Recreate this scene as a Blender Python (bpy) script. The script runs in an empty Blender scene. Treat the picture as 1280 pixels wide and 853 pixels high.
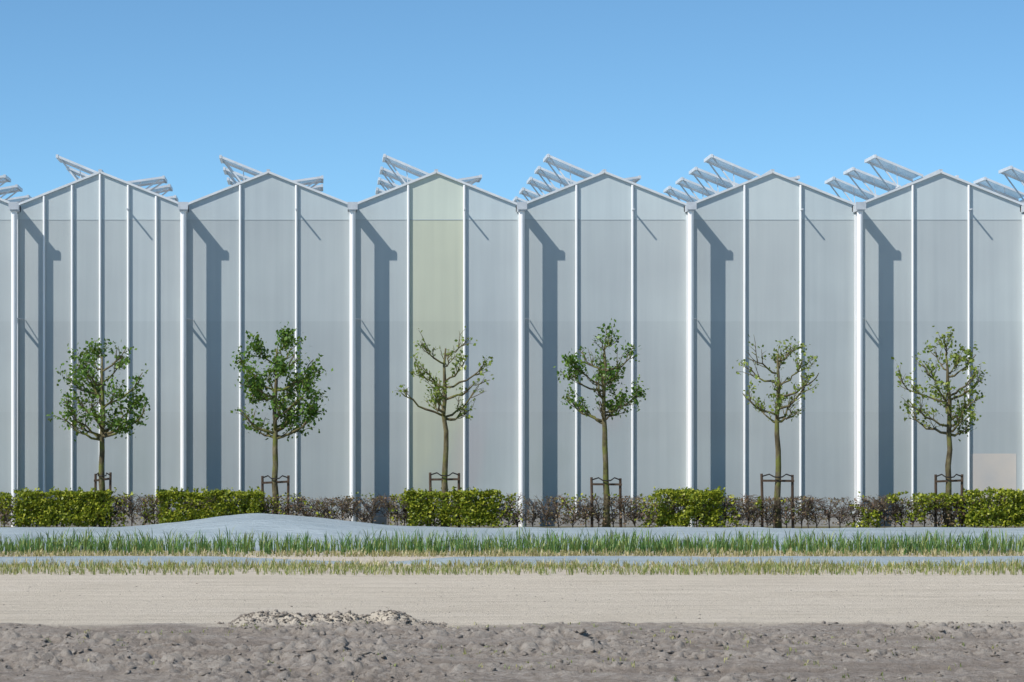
import bpy, math, random
import numpy as np
from mathutils import Vector
random.seed(7); rng=np.random.default_rng(7)
sc=bpy.context.scene
CAMY=-70.0; CH=1.85; F=3640.0
def PX(px,d): return (px-404.0)*d/F          # photo column -> world X at distance d (survey helper)
# ---------------------------------------------------------------- helpers
def link(o,parent=None):
    sc.collection.objects.link(o)
    if parent: o.parent=parent
    return o
def empty(name,loc=(0,0,0)):
    e=bpy.data.objects.new(name,None); e.location=loc; e.empty_display_size=.3
    sc.collection.objects.link(e); return e
def mesh_obj(name,verts,faces,mat=None,parent=None,smooth=False,mats=None,mi=None):
    me=bpy.data.meshes.new(name)
    if isinstance(verts,np.ndarray) and isinstance(faces,np.ndarray):
        nv=len(verts); nf,k=faces.shape
        me.vertices.add(nv); me.vertices.foreach_set("co",verts.astype(np.float32).ravel())
        me.loops.add(nf*k); me.loops.foreach_set("vertex_index",faces.astype(np.int32).ravel())
        me.polygons.add(nf); me.polygons.foreach_set("loop_start",np.arange(0,nf*k,k,dtype=np.int32))
        me.polygons.foreach_set("loop_total",np.full(nf,k,dtype=np.int32))
        me.update(calc_edges=True)
    else:
        me.from_pydata([tuple(v) for v in verts],[],[tuple(f) for f in faces]); me.update()
    if smooth: me.polygons.foreach_set("use_smooth",[True]*len(me.polygons))
    for m in (mats or ([mat] if mat else [])): me.materials.append(m)
    if mi is not None: me.polygons.foreach_set("material_index",mi)
    return link(bpy.data.objects.new(name,me),parent)
class B:
    def __init__(s): s.v=[]; s.f=[]
    def box(s,x0,x1,y0,y1,z0,z1):
        n=len(s.v)
        s.v+=[(x0,y0,z0),(x1,y0,z0),(x1,y1,z0),(x0,y1,z0),(x0,y0,z1),(x1,y0,z1),(x1,y1,z1),(x0,y1,z1)]
        s.f+=[(n,n+3,n+2,n+1),(n+4,n+5,n+6,n+7),(n,n+1,n+5,n+4),(n+1,n+2,n+6,n+5),(n+2,n+3,n+7,n+6),(n+3,n,n+4,n+7)]
    def oval(s,cx,cy,rx,ry,z0,z1,n=14):
        b=len(s.v)
        for z in(z0,z1):
            for k in range(n):
                t=2*math.pi*k/n; s.v.append((cx+rx*math.cos(t),cy+ry*math.sin(t),z))
        for k in range(n): s.f.append((b+k,b+(k+1)%n,b+n+(k+1)%n,b+n+k))
    def beam(s,p,q,w,h,up=(0,0,1)):
        p=Vector(p);q=Vector(q);d=(q-p).normalized();u=Vector(up)
        if abs(d.dot(u))>.98:u=Vector((0,1,0))
        a=d.cross(u).normalized()*w/2;b=a.cross(d).normalized()*h/2
        n=len(s.v)
        for c in(p,q): s.v+=[tuple(c-a-b),tuple(c+a-b),tuple(c+a+b),tuple(c-a+b)]
        s.f+=[(n,n+1,n+2,n+3),(n+7,n+6,n+5,n+4),(n,n+4,n+5,n+1),(n+1,n+5,n+6,n+2),(n+2,n+6,n+7,n+3),(n+3,n+7,n+4,n)]
    def tube(s,pts,rad,n=7):
        pts=[Vector(p) for p in pts]; base=len(s.v); L=len(pts); prev=None
        for i,p in enumerate(pts):
            d=(pts[min(i+1,L-1)]-pts[max(i-1,0)]).normalized()
            if prev is None:
                a=d.cross(Vector((0.3,1,0.1))); 
                if a.length<.1:a=d.cross(Vector((1,0,0)))
            else: a=prev-d*prev.dot(d)
            a.normalize(); prev=a.copy(); b=d.cross(a)
            for k in range(n):
                t=2*math.pi*k/n
                s.v.append(tuple(p+(a*math.cos(t)+b*math.sin(t))*rad[i]))
        for i in range(L-1):
            for k in range(n):
                s.f.append((base+i*n+k,base+i*n+(k+1)%n,base+(i+1)*n+(k+1)%n,base+(i+1)*n+k))
        s.f.append(tuple(base+(L-1)*n+k for k in range(n)))
        s.f.append(tuple(base+k for k in reversed(range(n))))
    def obj(s,name,mat,parent=None,smooth=False): return mesh_obj(name,s.v,s.f,mat,parent,smooth)
def hsh(ix,iy,seed):
    h=(ix.astype(np.int64)*374761393+iy.astype(np.int64)*668265263+seed*1274126177)&0xFFFFFFFF
    h=((h^(h>>13))*1274126177)&0xFFFFFFFF
    h=h^(h>>16)
    return (h&0xFFFF)/65535.0
def vnoise(x,y,seed=0):
    ix=np.floor(x);iy=np.floor(y);fx=x-ix;fy=y-iy
    fx=fx*fx*(3-2*fx);fy=fy*fy*(3-2*fy)
    a=hsh(ix,iy,seed);b=hsh(ix+1,iy,seed);c=hsh(ix,iy+1,seed);d=hsh(ix+1,iy+1,seed)
    return (a*(1-fx)+b*fx)*(1-fy)+(c*(1-fx)+d*fx)*fy
def fbm(x,y,o=4,seed=0):
    r=0;a=.5
    for i in range(o): r=r+a*vnoise(x,y,seed+i*17); x=x*2.03+5.1;y=y*2.03+3.7;a*=.5
    return r
def sstep(a,b,x):
    t=np.clip((x-a)/(b-a),0,1); return t*t*(3-2*t)
# ---------------------------------------------------------------- materials
class M:
    def __init__(s,name):
        s.m=bpy.data.materials.new(name); s.m.use_nodes=True; s.t=s.m.node_tree; s.t.nodes.clear()
        s.out=s.n('ShaderNodeOutputMaterial')
    def n(s,t,**k):
        nd=s.t.nodes.new(t)
        for a,b in k.items(): setattr(nd,a,b)
        return nd
    def l(s,a,b): s.t.links.new(a,b)
    def bsdf(s,rough=.6,spec=.3,**k):
        p=s.n('ShaderNodeBsdfPrincipled'); p.inputs['Roughness'].default_value=rough
        p.inputs['Specular IOR Level'].default_value=spec
        for a,b in k.items(): p.inputs[a].default_value=b
        s.p=p; s.l(p.outputs[0],s.out.inputs[0]); return p
    def noise(s,scale,detail=4,vec=None,rough=.55):
        nd=s.n('ShaderNodeTexNoise'); nd.inputs['Scale'].default_value=scale; nd.inputs['Detail'].default_value=detail
        nd.inputs['Roughness'].default_value=rough
        if vec is not None: s.l(vec,nd.inputs['Vector'])
        return nd.outputs['Fac']
    def pos(s,sc=(1,1,1)):
        g=s.n('ShaderNodeNewGeometry'); mp=s.n('ShaderNodeMapping'); mp.inputs['Scale'].default_value=sc
        s.l(g.outputs['Position'],mp.inputs['Vector']); return mp.outputs[0]
    def ramp(s,fac,stops):
        r=s.n('ShaderNodeValToRGB'); e=r.color_ramp.elements
        while len(e)<len(stops): e.new(.5)
        for i,(p,c) in enumerate(stops): e[i].position=p; e[i].color=(*c,1)
        s.l(fac,r.inputs[0]); return r.outputs[0]
    def mix(s,fac,a,b,mode='MIX'):
        m=s.n('ShaderNodeMix',data_type='RGBA',blend_type=mode)
        for v,i in((fac,0),(a,6),(b,7)):
            if hasattr(v,'is_linked') : s.l(v,m.inputs[i])
            else: m.inputs[i].default_value=v if i==0 else (*v,1)
        return m.outputs[2]
    def mrange(s,v,a,b,c=0,d=1,smooth=True):
        m=s.n('ShaderNodeMapRange'); m.interpolation_type='SMOOTHSTEP' if smooth else 'LINEAR'
        for i,x in enumerate((a,b,c,d)): m.inputs[i+1].default_value=x
        s.l(v,m.inputs[0]); return m.outputs[0]
    def bump(s,h,strength=.3,dist=.02):
        b=s.n('ShaderNodeBump'); b.inputs['Strength'].default_value=strength; b.inputs['Distance'].default_value=dist
        s.l(h,b.inputs['Height']); s.l(b.outputs[0],s.p.inputs['Normal'])
    def math(s,op,a,b):
        m=s.n('ShaderNodeMath',operation=op)
        for v,i in((a,0),(b,1)):
            if hasattr(v,'is_linked'): s.l(v,m.inputs[i])
            else: m.inputs[i].default_value=v
        return m.outputs[0]
def simple(name,c1,c2,scale=6,rough=.5,spec=.3,metal=0,vs=(1,1,1)):
    m=M(name); m.bsdf(rough,spec,Metallic=metal)
    m.l(m.ramp(m.noise(scale,4,m.pos(vs)),[(.3,c1),(.7,c2)]),m.p.inputs['Base Color']); return m.m
def leafmat(name,cols,transl=.3):
    m=M(name); g=m.n('ShaderNodeNewGeometry')
    st=[(i/(len(cols)-1),c) for i,c in enumerate(cols)]
    c=m.ramp(g.outputs['Random Per Island'],st)
    m.bsdf(.45,.35); m.l(c,m.p.inputs['Base Color'])
    t=m.n('ShaderNodeBsdfTranslucent'); m.l(m.mix(.5,c,(.25,.32,.03)),t.inputs[0])
    x=m.n('ShaderNodeMixShader'); x.inputs[0].default_value=transl
    m.l(m.p.outputs[0],x.inputs[1]); m.l(t.outputs[0],x.inputs[2]); m.l(x.outputs[0],m.out.inputs[0]); return m.m

# facade film/diffuse glass
m=M('diffuse_glass_panel'); m.bsdf(.42,.35)
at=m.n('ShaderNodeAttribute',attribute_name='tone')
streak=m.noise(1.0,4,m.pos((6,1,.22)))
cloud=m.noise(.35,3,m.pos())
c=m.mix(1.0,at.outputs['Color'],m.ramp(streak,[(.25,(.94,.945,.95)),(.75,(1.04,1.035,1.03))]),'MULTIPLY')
c=m.mix(1.0,c,m.ramp(cloud,[(.3,(.92,.91,.92)),(.7,(1.06,1.06,1.05))]),'MULTIPLY')
# faint plants close to the inside, seen through the film in the lower part
g=m.n('ShaderNodeNewGeometry'); sp=m.n('ShaderNodeSeparateXYZ'); m.l(g.outputs['Position'],sp.inputs[0])
low=m.mrange(sp.outputs[2],4.4,.8,0,1)
pl=m.math('MULTIPLY',low,m.mrange(m.noise(.6,4,m.pos((1,1,.6))),.48,.72,0,.6))
c=m.mix(pl,c,(.36,.40,.39))
rd=m.math('MULTIPLY',m.mrange(sp.outputs[2],5,2.5,0,1),m.mrange(m.noise(.33,2,m.pos((1.4,1,.5))),.60,.75,0,.35))
c=m.mix(rd,c,(.46,.40,.42))
m.l(c,m.p.inputs['Base Color']); m.bump(m.noise(1.5,3,m.pos((1,1,.4))),.08,.02)
MPANEL=m.m
MWHITE=simple('white_coated_steel',(.84,.84,.84),(.9,.9,.89),3,.35,.5,vs=(1,1,.3))
MALU=simple('aluminium_profile',(.46,.49,.52),(.6,.63,.66),5,.4,.5,metal=.1)
MTRIM=simple('gable_trim_aluminium',(.60,.63,.65),(.72,.74,.75),4,.4,.5)
MVENT=simple('vent_frame_aluminium',(.56,.59,.61),(.72,.74,.76),4,.4,.5)
MCONC=simple('concrete_plinth',(.28,.27,.26),(.4,.39,.37),5,.9)
def glass(name,lo,hi,col):
    m=M(name); m.bsdf(.15,.5); m.p.inputs['Base Color'].default_value=(*col,1)
    tr=m.n('ShaderNodeBsdfTransparent'); x=m.n('ShaderNodeMixShader'); m.l(m.mrange(m.noise(1.2,3,m.pos()),.3,.7,lo,hi),x.inputs[0])
    m.l(tr.outputs[0],x.inputs[1]); m.l(m.p.outputs[0],x.inputs[2]); m.l(x.outputs[0],m.out.inputs[0]); return m.m
MGLASS=glass('roof_glass',.45,.6,(.55,.66,.72))
MVPANE=glass('vent_glass',.7,.8,(.62,.68,.72))
# ---------------------------------------------------------------- greenhouse
BW=4.04; EZ=7.70; PZ=8.50; X0=.70; K0,K1=-7,9; DEPTH=62
gh=empty('glass_greenhouse',(0,0,0))
verts=[];faces=[];cols=[]
def roofz(x,xs): return EZ+(1-abs(x-xs-BW/2)/(BW/2))*(PZ-EZ)
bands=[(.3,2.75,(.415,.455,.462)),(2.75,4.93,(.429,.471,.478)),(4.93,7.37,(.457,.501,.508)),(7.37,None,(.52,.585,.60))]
mull=B(); post=B(); gut=B(); brk=B(); trim=B(); rail=B()
for k in range(K0,K1):
    xs=X0+k*BW; n=6 if k==-2 else 3
    for i in range(n):
        a=xs+BW*i/n; b=xs+BW*(i+1)/n
        pj=1+random.uniform(-.055,.055); hj=random.uniform(-.012,.012)
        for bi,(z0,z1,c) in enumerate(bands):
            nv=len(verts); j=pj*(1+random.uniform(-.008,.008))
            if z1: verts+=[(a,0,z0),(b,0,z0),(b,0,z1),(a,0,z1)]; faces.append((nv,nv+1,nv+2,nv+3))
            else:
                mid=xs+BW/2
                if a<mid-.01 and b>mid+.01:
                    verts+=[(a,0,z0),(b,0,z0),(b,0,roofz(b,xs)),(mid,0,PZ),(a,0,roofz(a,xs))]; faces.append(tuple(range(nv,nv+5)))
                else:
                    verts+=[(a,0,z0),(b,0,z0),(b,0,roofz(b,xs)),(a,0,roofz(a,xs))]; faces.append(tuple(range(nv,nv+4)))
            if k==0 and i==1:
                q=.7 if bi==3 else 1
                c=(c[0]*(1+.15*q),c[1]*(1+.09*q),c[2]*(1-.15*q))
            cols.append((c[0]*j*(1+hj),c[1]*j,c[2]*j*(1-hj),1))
        if i>0:
            mull.oval(a,-.034,.030,.030,.3,roofz(a,xs)-.03,10)
    for z in (7.37,): rail.box(xs+.08,xs+BW-.08,-.006,-.001,z-.008,z+.008)
    # stand-off column / downpipe
    post.oval(xs,-.445,.072,.105,0,EZ-.162,18)
    post.box(xs-.05,xs+.05,-.10,-.003,0,EZ-.2) 
    for z in (.9,4.98): brk.box(xs-.02,xs+.02,-.36,-.10,z-.025,z+.025)
    brk.beam((xs+.05,-.45,4.98),(xs+.2,-.02,4.98),.016,.02)
    # gutter with end piece
    gut.box(xs-.09,xs+.09,-.58,-.004,EZ-.16,EZ+.0); gut.box(xs-.12,xs+.12,-.60,-.565,EZ-.13,EZ+.05)
    gut.box(xs-.11,xs+.11,.0,DEPTH,EZ-.14,EZ-.004)
    for sgn in(0,1):
        p=(xs if sgn==0 else xs+BW,-.03,EZ+.015); q=(xs+BW/2,-.03,PZ+.015)
        trim.beam(p,q,.05,.05)
    brk.beam((xs+BW*2/3,-.05,7.60),(xs+BW*2/3,-.36,7.60),.03,.03)
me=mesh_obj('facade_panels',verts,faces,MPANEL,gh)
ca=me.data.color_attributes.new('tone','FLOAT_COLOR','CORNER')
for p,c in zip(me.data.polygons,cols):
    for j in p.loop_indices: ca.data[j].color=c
a=X0+3*BW+BW*2/3+.05; b=X0+4*BW-.2
mesh_obj('cream_lower_pane',[(a,-.004,.35),(b,-.004,.35),(b,-.004,1.75),(a,-.004,1.75)],[(0,1,2,3)],simple('cream_panel',(.52,.50,.48),(.62,.56,.50),1.2,.5),gh)
mull.obj('mullions',MWHITE,gh,True); post.obj('columns',MWHITE,gh); gut.obj('gutters',MALU,gh); brk.obj('brackets',MALU,gh)
trim.obj('gable_trim',MTRIM,gh)
rail.obj('film_rails',simple('rail_grey',(.40,.45,.46),(.44,.48,.49)),gh)
xl=X0+K0*BW; xr=X0+K1*BW
pl=B(); pl.box(xl,xr,-.04,.25,0,.298); pl.obj('plinth',MCONC,gh)
v=[];f=[];rb=B()
for k in range(K0,K1):
    xs=X0+k*BW; n=len(v)
    v+=[(xs,.01,EZ),(xs+BW/2,.01,PZ),(xs+BW,.01,EZ),(xs,DEPTH,EZ),(xs+BW/2,DEPTH,PZ),(xs+BW,DEPTH,EZ)]
    f+=[(n,n+1,n+4,n+3),(n+1,n+2,n+5,n+4)]
    rb.box(xs+BW/2-.04,xs+BW/2+.04,-.05,DEPTH,PZ+.02,PZ+.08)
    y=1.5
    while y<DEPTH:
        rb.beam((xs,y,EZ+.03),(xs+BW/2,y,PZ+.03),.04,.04); rb.beam((xs+BW,y,EZ+.03),(xs+BW/2,y,PZ+.03),.04,.04); y+=1.45
mesh_obj('roof_glass',v,f,MGLASS,gh); rb.obj('ridge_and_glazing_bars',MALU,gh)
sw=B(); sw.box(xl-.02,xl+.02,.02,DEPTH,0,EZ-.2); sw.box(xr-.02,xr+.02,.02,DEPTH,0,EZ-.2); sw.box(xl,xr,DEPTH+.01,DEPTH+.05,0,EZ)
sw.obj('side_and_rear_walls',simple('side_film',(.37,.40,.42),(.42,.45,.47),1),gh)
# roof vents
vf=B(); vg=B(); L=1.31; VW=1.25
def flap(xr_,y0,side,ang):
    z0=PZ+.09; dx=side*math.cos(ang); dz=math.sin(ang)
    def P(t,y,off=0): return (xr_+dx*t,y,z0+dz*t+off)
    y1=y0+VW
    for y in(y0,y1): vf.beam(P(.03,y),P(L,y),.04,.055)
    vf.beam(P(L,y0-.03),P(L,y1+.03),.06,.08)
    n=len(vg.v); vg.v+=[P(.05,y0,.03),P(L,y0,.03),P(L,y1,.03),P(.05,y1,.03)]; vg.f.append((n,n+1,n+2,n+3))
    def R(t,y): return (xr_+side*t,y,PZ-(PZ-EZ)*t/(BW/2)+.09)
    for y in(y0+.15,y1-.15):
        vf.beam(P(L-.05,y),R(.62,y),.03,.035)
    vf.beam(P(L*.55,y0+.15),R(.62,y0+.15),.022,.022)
    vf.beam(R(.62,y0-.1),R(.62,y1+.1),.045,.045)
for k in range(K0,K1):
    xr_=X0+k*BW+BW/2
    for j in range(18):
        flap(xr_,1.9+2.9*j,-1,math.radians(22+random.uniform(-1.2,1.2)))
        flap(xr_,4.1+2.9*j,1,math.radians(9+random.uniform(-1.5,1.5)))
vf.obj('roof_vent_frames',MVENT,gh)
vg.obj('roof_vent_panes',MVPANE,gh)
# ---------------------------------------------------------------- ground
def axis(lo,hi,step,far):
    a=list(np.arange(lo,hi+1e-6,step)); s=step; x=hi
    while x<far: s=min(s*1.35,200); x+=s; a.append(x)
    s=step;x=lo;b=[]
    while x>-far: s=min(s*1.35,200); x-=s; b.append(x)
    return np.array(b[::-1]+a)
xsA=axis(-6.5,12.5,.022,3000)
ysA=axis(-50,-37.5,.026,3000); keep=ysA<=-37.45; ysB=axis(-37.4,-24,.06,3000); ysA=np.r_[ysA[keep],ysB[ysB>=-37.41]]
GX,GY=np.meshgrid(xsA,ysA)
def soil_h(X,Y):
    near=1-sstep(-39.9,-39.0,Y+.8*(fbm(X*.5,Y*.5,3,5)-.5)*2)
    reg=np.clip(1-np.maximum(np.abs(X-3)-60,0)/60,0,1)*np.clip(1-np.maximum(-Y-75,0)/50,0,1)
    # warp so the clods are irregular rather than round
    Xw=X+.12*(fbm(X*5,Y*5,3,101)-.5); Yw=Y+.12*(fbm(X*5+9,Y*5,3,102)-.5)
    n1=fbm(Xw*1.8,Yw*2.6,5,1); n2=np.abs(fbm(Xw*7,Yw*8,4,9)-.47)*2; n3=fbm(Xw*17,Yw*16,2,19)
    lump=sstep(.50,.60,fbm(Xw*5.5,Yw*7,4,39))
    patch=sstep(.38,.58,fbm(X*.45,Y*1.5,3,29))
    h=near*reg*(.085*(n1-.45)+(.03+.09*patch)*n2*(.3+n1)+(.025+.05*patch)*(n3-.4)+.032*lump*(.25+patch)*(.3+n3)+.06*(fbm(X*.25,Y*1.3,2,44)-.5))
    mid=(1-near)*(1-sstep(-27.5,-26,Y))*reg
    h=h+mid*(.018*(fbm(X*1.5,Y*5,4,21)-.5)+.012*(fbm(X*8,Y*8,3,31)-.5)+.014*np.sin(Y*5.2)*vnoise(X*.3,Y*.9,3))
    bank=np.exp(-((Y+39.3)/.28)**2)*(.015+.17*sstep(-1.0,-.8,X)*(1-sstep(.6,1.3,X))*(.2+1.0*fbm(Xw*7,Yw*5,4,77)))*reg
    return h+bank
GZ=soil_h(GX,GY)
GZ[(GY>-24)]=0
ny,nx=GX.shape
V=np.stack([GX.ravel(),GY.ravel(),GZ.ravel()],1)
idx=np.arange(nx*ny).reshape(ny,nx)
Fq=np.stack([idx[:-1,:-1].ravel(),idx[:-1,1:].ravel(),idx[1:,1:].ravel(),idx[1:,:-1].ravel()],1)
m=M('tilled_soil'); m.bsdf(.95,.1)
g=m.n('ShaderNodeNewGeometry'); sp=m.n('ShaderNodeSeparateXYZ'); m.l(g.outputs['Position'],sp.inputs[0])
yw=m.math('ADD',sp.outputs[1],m.mrange(m.noise(.5,5,m.pos()),.2,.8,-.9,.9,False))
zone=m.mrange(yw,-39.9,-39.0)
rough=m.ramp(m.noise(10,9,m.pos((.8,1,1)),.82),[(.32,(.12,.098,.078)),(.45,(.25,.215,.185)),(.56,(.34,.305,.27)),(.70,(.50,.455,.41))])
rough=m.mix(m.mrange(m.noise(1.1,6,m.pos((.3,1.8,1)),.7),.45,.62,0,.65),rough,(.21,.172,.14),'MIX')
# lit crests and shaded hollows put into the soil colour, paler with height
hz=m.mrange(sp.outputs[2],-.03,.09,0,.55); rough=m.mix(hz,rough,(.43,.39,.345))
pale=m.ramp(m.noise(1.2,8,m.pos((.35,2.2,1)),.7),[(.3,(.50,.44,.355)),(.5,(.60,.535,.44)),(.75,(.68,.61,.515))])
pale=m.mix(m.mrange(m.noise(14,4,m.pos()),.58,.78),pale,(.42,.36,.30))
pale=m.mix(m.mrange(m.noise(3,6,m.pos((.12,3,1)),.7),.52,.70,0,.8),pale,(.42,.37,.295))
col=m.mix(zone,rough,pale)
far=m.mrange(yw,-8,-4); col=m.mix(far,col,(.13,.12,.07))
m.l(col,m.p.inputs['Base Color']); m.bump(m.noise(34,8,m.pos(),.78),1,.03)
MSOIL=m.m
mesh_obj('ground',V,Fq,MSOIL,smooth=True)
# clods
t=(1+5**.5)/2
ico=np.array([(-1,t,0),(1,t,0),(-1,-t,0),(1,-t,0),(0,-1,t),(0,1,t),(0,-1,-t),(0,1,-t),(t,0,-1),(t,0,1),(-t,0,-1),(-t,0,1)])/1.9
icf=np.array([(0,11,5),(0,5,1),(0,1,7),(0,7,10),(0,10,11),(1,5,9),(5,11,4),(11,10,2),(10,7,6),(7,1,8),(3,9,4),(3,4,2),(3,2,6),(3,6,8),(3,8,9),(4,9,5),(2,4,11),(6,2,10),(8,6,7),(9,8,1)])
def scatter_ico(name,X,Y,S,mat,squash=.6):
    n=len(X); Z=soil_h(X,Y)
    j=rng.uniform(.2,1.4,(n,12,1)); s=S[:,None,None]*rng.uniform(.7,1.5,(n,1,3)); s[:,:,2]*=squash
    th=rng.uniform(0,6.28,n); c,si=np.cos(th),np.sin(th)
    P=ico[None]*j; Q=P.copy(); Q[...,0]=P[...,0]*c[:,None]-P[...,1]*si[:,None]; Q[...,1]=P[...,0]*si[:,None]+P[...,1]*c[:,None]
    Q=Q*s+np.stack([X,Y,Z+S*.0],1)[:,None]
    Fa=(icf[None]+np.arange(n)[:,None,None]*12).reshape(-1,3)
    return mesh_obj(name,Q.reshape(-1,3),Fa,mat)
n=60000
X=rng.uniform(-6,11,n);Y=-39.3-rng.uniform(0,1,n)**1.2*9.5
kk=fbm(X*.45,Y*1.5,3,29)+rng.uniform(-.22,.2,n)>.46; X=X[kk];Y=Y[kk];n=len(X)
S=.005+.036*rng.uniform(0,1,n)**9
n2=2600; X2=rng.uniform(-1.0,1.3,n2);Y2=rng.normal(-39.32,.2,n2);S2=.005+.022*rng.uniform(0,1,n2)**3
n3=2200; X3=rng.uniform(-8,13,n3);Y3=rng.uniform(-39.2,-30,n3);S3=.004+.012*rng.uniform(0,1,n3)**4
m=M('clod_soil'); m.bsdf(.95,.1)
m.l(m.ramp(m.noise(14,8,m.pos(),.8),[(.32,(.13,.108,.085)),(.5,(.29,.255,.22)),(.7,(.42,.38,.335))]),m.p.inputs['Base Color']); m.bump(m.noise(40,6,m.pos(),.75),1,.02)
scatter_ico('soil_clods',np.r_[X,X2,X3],np.r_[Y,Y2,Y3],np.r_[S,S2,S3],m.m)
# ---------------------------------------------------------------- leaf / blade builders
def leaves(C,S,elong=1.5,flat=0.0):
    n=len(C); a=rng.normal(size=(n,3)); a/=np.linalg.norm(a,axis=1)[:,None]
    nn=rng.normal(size=(n,3)); nn[:,2]+=flat; b=np.cross(nn,a); b/=np.linalg.norm(b,axis=1)[:,None]
    nrm=np.cross(a,b)
    S=S[:,None]; p0=C-a*S*elong/2; p2=C+a*S*elong/2; p1=C+b*S/2+nrm*S*.14; p3=C-b*S/2+nrm*S*.14
    V=np.stack([p0,p1,p2,p3],1).reshape(-1,3); Fa=np.arange(n*4).reshape(n,4); return V,Fa
def blades(X,Y,Z,H,W,lean,az):
    n=len(X); dx=np.cos(az);dy=np.sin(az)
    px=-dy;py=dx; V=np.zeros((n,7,3)); base=np.stack([X,Y,Z],1)
    for i,(tz,tl,w) in enumerate(((0,0,.8),(.5,.22,1.0),(.85,.6,.7))):
        c=base+np.stack([dx*lean*tl*H,dy*lean*tl*H,H*tz],1)
        o=np.stack([px*W*w/2,py*W*w/2,np.zeros(n)],1); V[:,2*i]=c-o; V[:,2*i+1]=c+o
    droop=np.where(lean>.7,.82,1.0)
    V[:,6]=base+np.stack([dx*lean*H,dy*lean*H,H*droop],1)
    b=np.arange(n)[:,None]*7
    return V.reshape(-1,3),np.concatenate([b+np.array([[0,1,3,2]]),b+np.array([[2,3,5,4]])]),(b+np.array([[4,5,6]]))
def blade_obj(name,X,Y,Z,H,W,lean,az,mat):
    V,Fq,Ft=blades(X,Y,Z,H,W,lean,az)
    tri=np.concatenate([Fq[:,[0,1,2]],Fq[:,[0,2,3]],Ft]); return mesh_obj(name,V,tri,mat)
# ---------------------------------------------------------------- film beds
m=M('crop_cover_film'); m.bsdf(.38,.45)
m.l(m.ramp(m.noise(1.3,6,m.pos((.5,2,1))),[(.3,(.30,.365,.40)),(.7,(.41,.48,.515))]),m.p.inputs['Base Color'])
m.bump(m.noise(3,7,m.pos((.6,3,1)),.65),1,.09); MFILM=m.m
def bed_h(X,Y):
    d=Y-CAMY
    mc=PX(335,57.5)
    prof=sstep(53.2,55.6,d)*(1-sstep(58.6,61,d))
    top=.27+.05*(fbm(X*.4,Y*.3,3,61)-.5)+.24*np.exp(-np.abs((X-mc)/2.1)**2.3)+.04*np.exp(-((X-mc+.3)/.8)**2)
    return prof*top+.05*(fbm(X*1.4,Y*3,4,71)-.5)*prof+.006
gx=np.arange(-24,34,.09); gy=np.arange(-16.9,-8.9,.09); A,Bq=np.meshgrid(gx,gy); H=bed_h(A,Bq)
H[0,:]=-.02;H[-1,:]=-.02
idx=np.arange(A.size).reshape(A.shape)
Fq=np.stack([idx[:-1,:-1].ravel(),idx[:-1,1:].ravel(),idx[1:,1:].ravel(),idx[1:,:-1].ravel()],1)
mesh_obj('plastic_crop_cover',np.stack([A.ravel(),Bq.ravel(),H.ravel()],1),Fq,MFILM,smooth=True)
def strip(xa,xb,name):
    gx=np.arange(xa,xb,.12); nn=12
    n1=fbm(gx*.5,gx*0,4,81); n2=fbm(gx*.5,gx*0+9,4,91)
    ea=sstep(xa,xa+1.2,gx) if xa>-20 else np.ones_like(gx); eb=1-sstep(xb-2.5,xb,gx) if xb<25 else np.ones_like(gx)
    e=ea*eb
    V=[]
    for j in range(nn+1):
        t=j/nn; d0=46.2+.8*(n1-.5)+.9*(1-e); d1=49.0+.6*(n2-.5)-1.0*(1-e)
        y=CAMY+d0+(d1-d0)*t; z=.012+.08*np.sin(math.pi*t)**.6*e*(.7+.6*fbm(gx*.9,gx*0+j*.35,3,95))
        if j in(0,nn): z=z*0-.01
        V.append(np.stack([gx,y,z],1))
    V=np.array(V); idx=np.arange(V.shape[0]*V.shape[1]).reshape(V.shape[:2])
    Fq=np.stack([idx[:-1,:-1].ravel(),idx[:-1,1:].ravel(),idx[1:,1:].ravel(),idx[1:,:-1].ravel()],1)
    mesh_obj(name,V.reshape(-1,3),Fq,MFILM,smooth=True)
strip(-24,PX(450,48),'plastic_mulch_strip'); strip(PX(485,48),34,'plastic_mulch_strip')
# ---------------------------------------------------------------- crops
MLEEK=leafmat('leek_leaf',[(.05,.14,.04),(.09,.20,.055),(.16,.27,.07),(.32,.34,.10)],.2)
MYEL=leafmat('young_crop_leaf',[(.13,.20,.05),(.22,.28,.07),(.38,.36,.12),(.5,.46,.24)],.25)
MDRY=leafmat('dry_grass_blade',[(.22,.26,.08),(.42,.36,.16),(.52,.44,.24),(.6,.52,.32)],.25)
def rows(name,ds,step,nb,h0,h1,w,mat,dens=1.0,xr=(-22,32),leanr=(.1,1.0)):
    X=[];Y=[];H=[]
    for d in ds:
        x=np.arange(xr[0],xr[1],step); x=x+rng.uniform(-.04,.04,len(x))
        keep=rng.uniform(0,1,len(x))<dens*(.45+.8*vnoise(x*.6,x*0+d,11)); x=x[keep]
        hh=rng.uniform(h0,h1,len(x))*(.7+.6*fbm(x*.9,x*0+d,3,13))
        X.append(np.repeat(x,nb));Y.append(np.repeat(CAMY+d+rng.uniform(-.10,.10,len(x)),nb));H.append(np.repeat(hh,nb))
    X=np.concatenate(X);Y=np.concatenate(Y);H=np.concatenate(H); n=len(X)
    X=X+rng.normal(0,.014,n);Y=Y+rng.normal(0,.014,n);H=H*rng.uniform(.5,1.1,n)
    blade_obj(name,X,Y,np.full(n,.0),H,rng.uniform(.6,1.2,n)*w,rng.uniform(*leanr,n),rng.uniform(0,6.28,n),mat)
rows('leek_plants',[50.9,51.4,51.9,52.4,52.9],.078,7,.24,.45,.017,MLEEK,1.1,leanr=(.05,.7))
rows('young_onion_plants',[42.9,43.3,43.7,44.1,44.5,44.9,45.3,45.7],.05,5,.06,.17,.010,MYEL,.85)
rows('dry_grass_fringe',[50.7,50.4,50.1,46.0,45.6],.04,6,.06,.17,.012,MDRY,.85)
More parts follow.
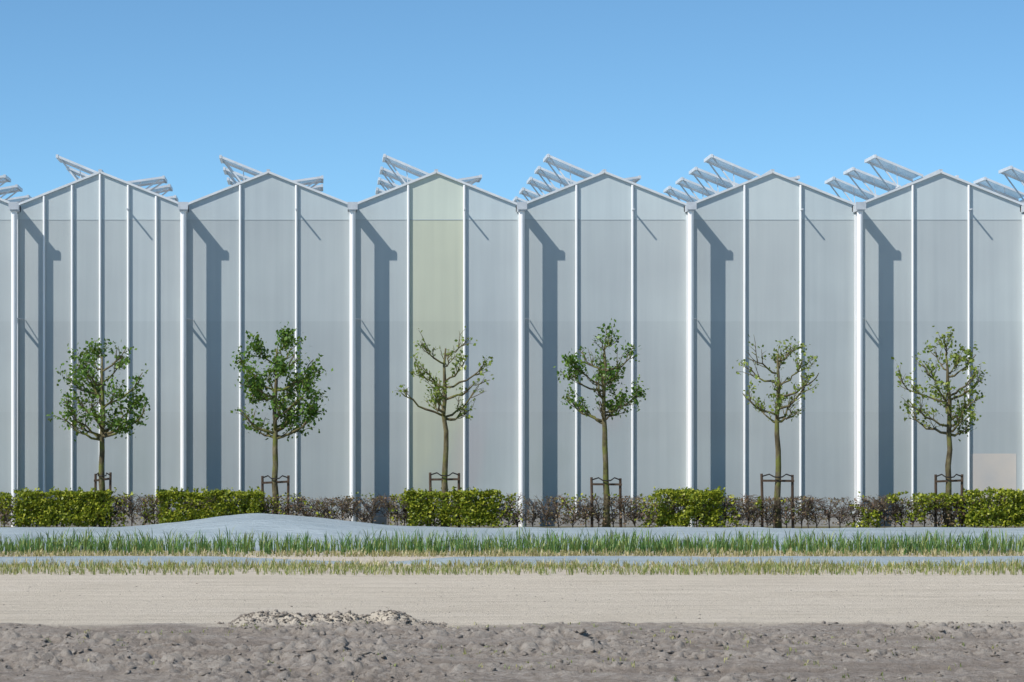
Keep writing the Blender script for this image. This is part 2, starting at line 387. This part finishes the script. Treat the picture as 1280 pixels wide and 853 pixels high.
n=2600; X=rng.uniform(-5,9,n);Y=rng.uniform(-48,-39.5,n); c=vnoise(X*1.3,Y*1.3,5)*rng.uniform(0,1,n); k=c>.45; X=X[k];Y=Y[k]
X=np.repeat(X,4)+rng.normal(0,.015,len(X)*4);Y=np.repeat(Y,4)+rng.normal(0,.015,len(Y)*4);n=len(X)
blade_obj('soil_weeds',X,Y,soil_h(X,Y),rng.uniform(.015,.045,n),rng.uniform(.005,.010,n),rng.uniform(.3,1.4,n),rng.uniform(0,6.28,n),MYEL)
# ---------------------------------------------------------------- hedge
HD=66.3; HY=CAMY+HD
def col(px): return PX(px,HD)
green=[(-420,-300),(-250,-80),(15,145),(195,335),(503,628),(815,905),(1200,1330),(1400,1560),(1700,1800)]
green=[(col(a),col(b)) for a,b in green]
semi=[(col(0),col(15)),(col(1060),col(1200)),(col(905),col(950))]
MHL=leafmat('hedge_green_leaf',[(.08,.12,.012),(.19,.25,.02),(.34,.38,.03),(.50,.50,.06)],.3)
MHB=leafmat('hedge_dry_leaf',[(.12,.07,.05),(.21,.13,.085),(.17,.16,.05),(.30,.20,.13)],.15)
MTW=simple('hedge_twig',(.085,.065,.05),(.20,.155,.12),9,.9,.1)
hedge=empty('clipped_hedge',(0,HY,0))
HW=.34
def inbox(n,x0,x1,zt,surf=.5,z0=.08):
    X=rng.uniform(x0,x1,n); Y=rng.uniform(-HW,HW,n); Z=rng.uniform(z0,zt,n)
    s=rng.uniform(0,1,n)
    k=s<surf*.55; Y[k]=-HW+np.abs(rng.normal(0,.06,k.sum())); k2=(s>surf*.55)&(s<surf*.8); Z[k2]=zt-np.abs(rng.normal(0,.05,k2.sum()))
    k3=(s>surf*.8)&(s<surf); Y[k3]=HW-np.abs(rng.normal(0,.05,k3.sum()))
    bumpy=(fbm(X*2.4,Z*2.6,3,15)-.45)*.34; Y+=np.sign(Y)*bumpy; Z+=(fbm(X*2.2,Y*3,3,16)-.47)*.22*(Z/zt)
    return np.stack([X,Y,Z],1)
C=[]
for a,b in green:
    g=inbox(int((b-a)*5400),a,b,.89,.8,.12)
    kk=fbm(g[:,0]*3.2,g[:,2]*4,3,55)+rng.uniform(-.2,.2,len(g))>.32
    ed=np.minimum(g[:,0]-a,b-g[:,0]); kk&=ed>.35*fbm(g[:,2]*5,g[:,1]*4+a,3,66)*rng.uniform(.3,1.2,len(g)); C.append(g[kk])
    nsh=int((b-a)*16); sx=rng.uniform(a,b,nsh); sy=rng.uniform(-.3,.2,nsh); sh=rng.uniform(.04,.13,nsh)
    for x_,y_,h_ in zip(sx,sy,sh):
        q=np.stack([x_+rng.normal(0,.012,5),y_+rng.normal(0,.012,5),.87+h_*np.linspace(0,1,5)],1); C.append(q)
    for e in(a,b):
        q=inbox(500,e-.3,e+.3,.80,.5); C.append(q[rng.uniform(0,1,len(q))<np.clip(vnoise(q[:,0]*6,q[:,2]*6,3)*1.2,0,1)])
for a,b in semi:
    g=inbox(int((b-a)*2000),a,b,.84,.6); C.append(g[fbm(g[:,0]*2.5,g[:,2]*3,3,57)>.45])
g=inbox(9000,-22,32,.84,.4,.2); C.append(g[fbm(g[:,0]*1.8,g[:,2]*2,3,58)>.56])
C=np.concatenate(C); V,Fa=leaves(C,rng.uniform(.03,.068,len(C)),1.4); mesh_obj('green_leaves',V,Fa,MHL,hedge)
def isgreen(x):
    r=np.zeros(len(x),bool)
    for a,b in green: r|=(x>a+.1)&(x<b-.1)
    return r
C=inbox(46000,-22,32,.76,.4,.14); C=C[~isgreen(C[:,0])]
C=C[fbm(C[:,0]*2.2,C[:,2]*2.6,3,27)*.8+rng.uniform(0,.4,len(C))>.54]
V,Fa=leaves(C,rng.uniform(.025,.048,len(C)),1.4); mesh_obj('dry_leaves',V,Fa,MHB,hedge)
def prisms(P,Q,r0,r1):
    n=len(P); d=Q-P; d/=np.linalg.norm(d,axis=1)[:,None]; u=rng.normal(size=(n,3)); a=np.cross(d,u); a/=np.linalg.norm(a,axis=1)[:,None]; b=np.cross(d,a)
    V=np.zeros((n,6,3))
    for k in range(3):
        t=2*math.pi*k/3; o=a*math.cos(t)+b*math.sin(t); V[:,k]=P+o*r0[:,None]; V[:,3+k]=Q+o*r1[:,None]
    bb=np.arange(n)[:,None]*6
    Fa=np.concatenate([bb+np.array([[k,(k+1)%3,3+(k+1)%3,3+k]]) for k in range(3)]); return V.reshape(-1,3),Fa
P=[];Q=[];R=[]
x=-22.0
while x<32:
    y0=random.uniform(-.1,.1)
    s=np.array([x,y0,0.]);e=np.array([x+random.uniform(-.05,.05),y0+random.uniform(-.08,.08),random.uniform(.35,.6)]);r=.017
    P.append(s);Q.append(e);R.append((r,r*.7)); hm=random.uniform(.72,.86)
    for i in range(11):
        t=random.uniform(.2,1); s2=s+(e-s)*t
        e2=s2+np.array([random.uniform(-.28,.28),random.uniform(-.28,.28),random.uniform(.08,.42)]); e2[2]=min(e2[2],hm-.04)
        P.append(s2);Q.append(e2);R.append((.010,.006))
        for j in range(7):
            s3=s2+(e2-s2)*random.uniform(.3,1); e3=s3+np.array([random.gauss(0,.12),random.gauss(0,.10),random.uniform(-.05,.2)])
            e3[2]=min(e3[2],hm+random.uniform(-.07,.02)); P.append(s3);Q.append(e3);R.append((.006,.0035))
            for l in range(2):
                s4=s3+(e3-s3)*random.uniform(.4,1); e4=s4+np.array([random.gauss(0,.06),random.gauss(0,.05),random.uniform(-.02,.09)])
                e4[2]=min(e4[2],hm+.03-random.uniform(0,.06)); P.append(s4);Q.append(e4);R.append((.004,.0025))
    x+=random.uniform(.14,.34)
R=np.array(R); V,Fa=prisms(np.array(P),np.array(Q)+1e-4,R[:,0],R[:,1]); mesh_obj('twigs',V,Fa,MTW,hedge)
# ---------------------------------------------------------------- trees
m=M('mossy_bark'); m.bsdf(.9,.15)
c=m.ramp(m.noise(9,6,m.pos((1,1,.5))),[(.3,(.06,.048,.03)),(.5,(.12,.10,.055)),(.7,(.20,.175,.10))])
c=m.mix(m.mrange(m.noise(3,4,m.pos()),.46,.64),c,(.14,.15,.04)); m.l(c,m.p.inputs['Base Color']); m.bump(m.noise(30,5,m.pos((1,1,.4))),.8,.02); MBARK=m.m
LEAFD=leafmat('tree_leaf_dark',[(.028,.08,.012),(.065,.15,.022),(.115,.23,.034),(.20,.32,.055)],.38)
LEAFL=leafmat('tree_leaf_light',[(.07,.12,.02),(.14,.21,.03),(.23,.30,.05),(.33,.38,.09)],.35)
def bez(a,b,c,n):
    return [a*(1-t)**2+b*2*t*(1-t)+c*t*t for t in [i/n for i in range(n+1)]]
def tree(px,cx0,cx1,ytop,ybot,nleaf,mat,seed,nl=15,lsize=.085,sig=.07):
    random.seed(seed)
    TX=PX(px,HD); T=empty('young_street_tree',(TX,HY,0)); br=B(); tips=[]
    s=HD/F; zt=CH+(562-ytop)*s; zb=CH+(562-ybot)*s
    ex0=(cx0-px)*s; ex1=(cx1-px)*s; ex=(ex0+ex1)/2; rx=(ex1-ex0)/2*.95; cz=(zt+zb)/2; rz=(zt-zb)/2
    ztr=zt-.38; pts=[];rad=[]
    wob=[random.uniform(-.05,.05) for _ in range(12)]; N=11
    for i in range(N+1):
        z=ztr*i/N; t=i/N
        pts.append(Vector((ex*max(0,t-.5)*1.0+wob[i]*min(1,t*2)*.8,wob[(i*5)%12]*.8*t,z)))
        r=.070*(1-t)**.65*.9+.018
        if i==0:r*=1.35
        rad.append(r*random.uniform(.93,1.07))
    br.tube(pts,rad,9)
    def tp(z):
        u=max(0,min(N-1e-3,z/ztr*N)); i=int(u); return pts[i].lerp(pts[i+1],u-i)
    ga=2.39996
    for i in range(nl):
        v=(i+.5)/nl; ph=i*ga+random.uniform(-.5,.5)
        h=-0.9+1.85*v
        h=min(h,.96); rr=math.sqrt(max(0.06,1-h*h))*random.choice((.5,.8,.95,1.05,1.15))
        tgt=Vector((ex+rx*rr*math.cos(ph),rx*.9*rr*math.sin(ph),cz+rz*h*random.uniform(.78,1.05)))
        hd=math.hypot(tgt.x,tgt.y); z0=max(zb-.02+.12*random.random(),min(ztr-.05,tgt.z-hd*random.uniform(.45,.9)))
        st=tp(z0); mid=st.lerp(tgt,.5); mid.x+=(tgt.x-st.x)*.22; mid.y+=(tgt.y-st.y)*.22; mid.z-=.12*hd+.03
        P=bez(st,mid,tgt,6); wl=random.choice((.25,.7,1,1.3,1.7))
        for q in P[1:-1]: q+=Vector([random.uniform(-.04,.04) for _ in range(3)])
        r0=.029*(1-.4*v)+.004
        br.tube(P,[r0*(1-.62*j/6)*random.uniform(.85,1.2) for j in range(7)],6); 
        for j in range(random.randint(4,6)):
            t=random.uniform(.35,1); a=P[min(5,int(t*6))]
            d=(tgt-st).normalized()+Vector((random.uniform(-.9,.9),random.uniform(-.9,.9),random.uniform(-.25,.95)))
            ln=random.uniform(.18,.38); e=a+d.normalized()*ln
            q=((e.x-ex)/rx)**2+(e.y/rx)**2+((e.z-cz)/rz)**2
            if q>1.25: e=a.lerp(e,.55)
            m1=a.lerp(e,.5)+Vector((0,0,-.03)); PP=bez(a,m1,e,3); br.tube(PP,[.012,.010,.008,.005],5)
            tips.append((a.lerp(e,.4),.7*wl)); tips.append((e,wl))
            for l in range(random.randint(2,4)):
                b0=PP[random.randint(1,3)]; d2=(e-a).normalized()+Vector((random.uniform(-1,1),random.uniform(-1,1),random.uniform(-.3,1)))
                e2=b0+d2.normalized()*random.uniform(.08,.22); br.tube([b0,b0.lerp(e2,.5)+Vector((0,0,.01)),e2],[.006,.0045,.003],4); tips.append((e2,1.2*wl))
    br.obj('trunk_and_branches',MBARK,T,True)
    tp_=np.array([list(t[0]) for t in tips]); w=np.array([t[1] for t in tips])*np.random.default_rng(seed).uniform(.1,1.7,len(tips)); w/=w.sum()
    ci=rng.choice(len(tips),nleaf,p=w); C=tp_[ci]+rng.normal(0,sig,(nleaf,3))
    V,Fa=leaves(C,rng.uniform(.55,1.15,nleaf)*lsize,1.35,.4); mesh_obj('foliage',V,Fa,mat,T)
    return TX
TR=[(128,70,182,425,550,2500,LEAFD,12,20,.075,.08),(344,293,405,415,549,3300,LEAFD,23,22,.078,.08),(556,500,608,415,524,540,LEAFL,33,14,.07,.055),
    (758,700,800,413,533,1600,LEAFD,44,17,.073,.065),(972,922,1020,422,533,640,LEAFL,55,14,.070,.06),(1186,1127,1237,420,543,1150,LEAFL,66,16,.075,.065),
    (-86,-140,-30,420,540,2000,LEAFD,77,16,.08,.08),(1400,1345,1455,420,540,1300,LEAFL,88,16,.08,.07)]
MWOOD=simple('stake_wood',(.05,.035,.025),(.12,.085,.06),12,.85,.15,vs=(1,1,.3))
MRUB=simple('black_rubber',(.02,.02,.02),(.04,.035,.03))
for i,tt in enumerate(TR):
    TX=tree(*tt)
    random.seed(900+i); S=empty('tree_support_stakes',(TX,HY,0)); st=B(); h=1.27+random.uniform(-.07,.05); w=.32+random.uniform(-.05,.04)
    if i==0: w=.17
    tl=random.uniform(-.03,.03)
    for sx in(-1,1): st.tube([(sx*w,0,0),(sx*w*.98+tl*.5,0,.7),(sx*w+tl,0,h+sx*tl)],[.034,.033,.030],8)
    st.obj('stakes',MWOOD,S,False)
    st=B(); st.beam((-w-.02,-.045,h-.16-tl),(w+.02,-.045,h-.14+tl),.03,.05)
    st.obj('cross_bars',MWOOD,S)
    st=B(); st.tube([(-w+tl,-.02,h-.05),(-w*.55,-.02,h+.0),(-.09,-.1,h-.06),(0,-.12,h-.07),(.09,-.1,h-.06),(w*.55,-.02,h+.0),(w+tl,-.02,h-.05)],[.016]*7,6)
    st.obj('rubber_tie',MRUB,S)
# ---------------------------------------------------------------- light, sky, camera
sunv=Vector((-1.6,-1.0,1.97)).normalized()
L_=bpy.data.lights.new('sun','SUN'); L_.energy=5.0; L_.angle=math.radians(.5); L_.color=(1,.96,.90)
so=bpy.data.objects.new('sun',L_); link(so); so.rotation_euler=(-sunv).to_track_quat('-Z','Y').to_euler(); so.location=(-20,-40,40)
w=bpy.data.worlds.new('World'); sc.world=w; w.use_nodes=True; nt=w.node_tree
sky=nt.nodes.new('ShaderNodeTexSky'); sky.sky_type='NISHITA'; sky.sun_disc=False
sky.sun_elevation=math.asin(sunv.z); sky.sun_rotation=math.atan2(sunv.x,sunv.y)%(2*math.pi)
sky.altitude=0; sky.air_density=.5; sky.dust_density=0.0; sky.ozone_density=4.0
mx=nt.nodes.new('ShaderNodeMix'); mx.data_type='RGBA'; mx.blend_type='MULTIPLY'; mx.inputs[0].default_value=1
mx.inputs[7].default_value=(.82,1.04,.98,1); nt.links.new(sky.outputs[0],mx.inputs[6])
bg=nt.nodes['Background']; bg.inputs[1].default_value=.15; nt.links.new(mx.outputs[2],bg.inputs[0])
cam=bpy.data.cameras.new('camera'); co=bpy.data.objects.new('camera',cam); link(co)
co.location=(0,CAMY,CH); co.rotation_euler=(math.radians(90),0,0)
cam.sensor_width=36; cam.lens=F/1280*36; cam.shift_x=(640-404)/1280; cam.shift_y=(562-426.5)/1280
cam.clip_start=.5; cam.clip_end=8000; sc.camera=co
sc.view_settings.view_transform='Standard'; sc.view_settings.look='None'; sc.view_settings.exposure=0
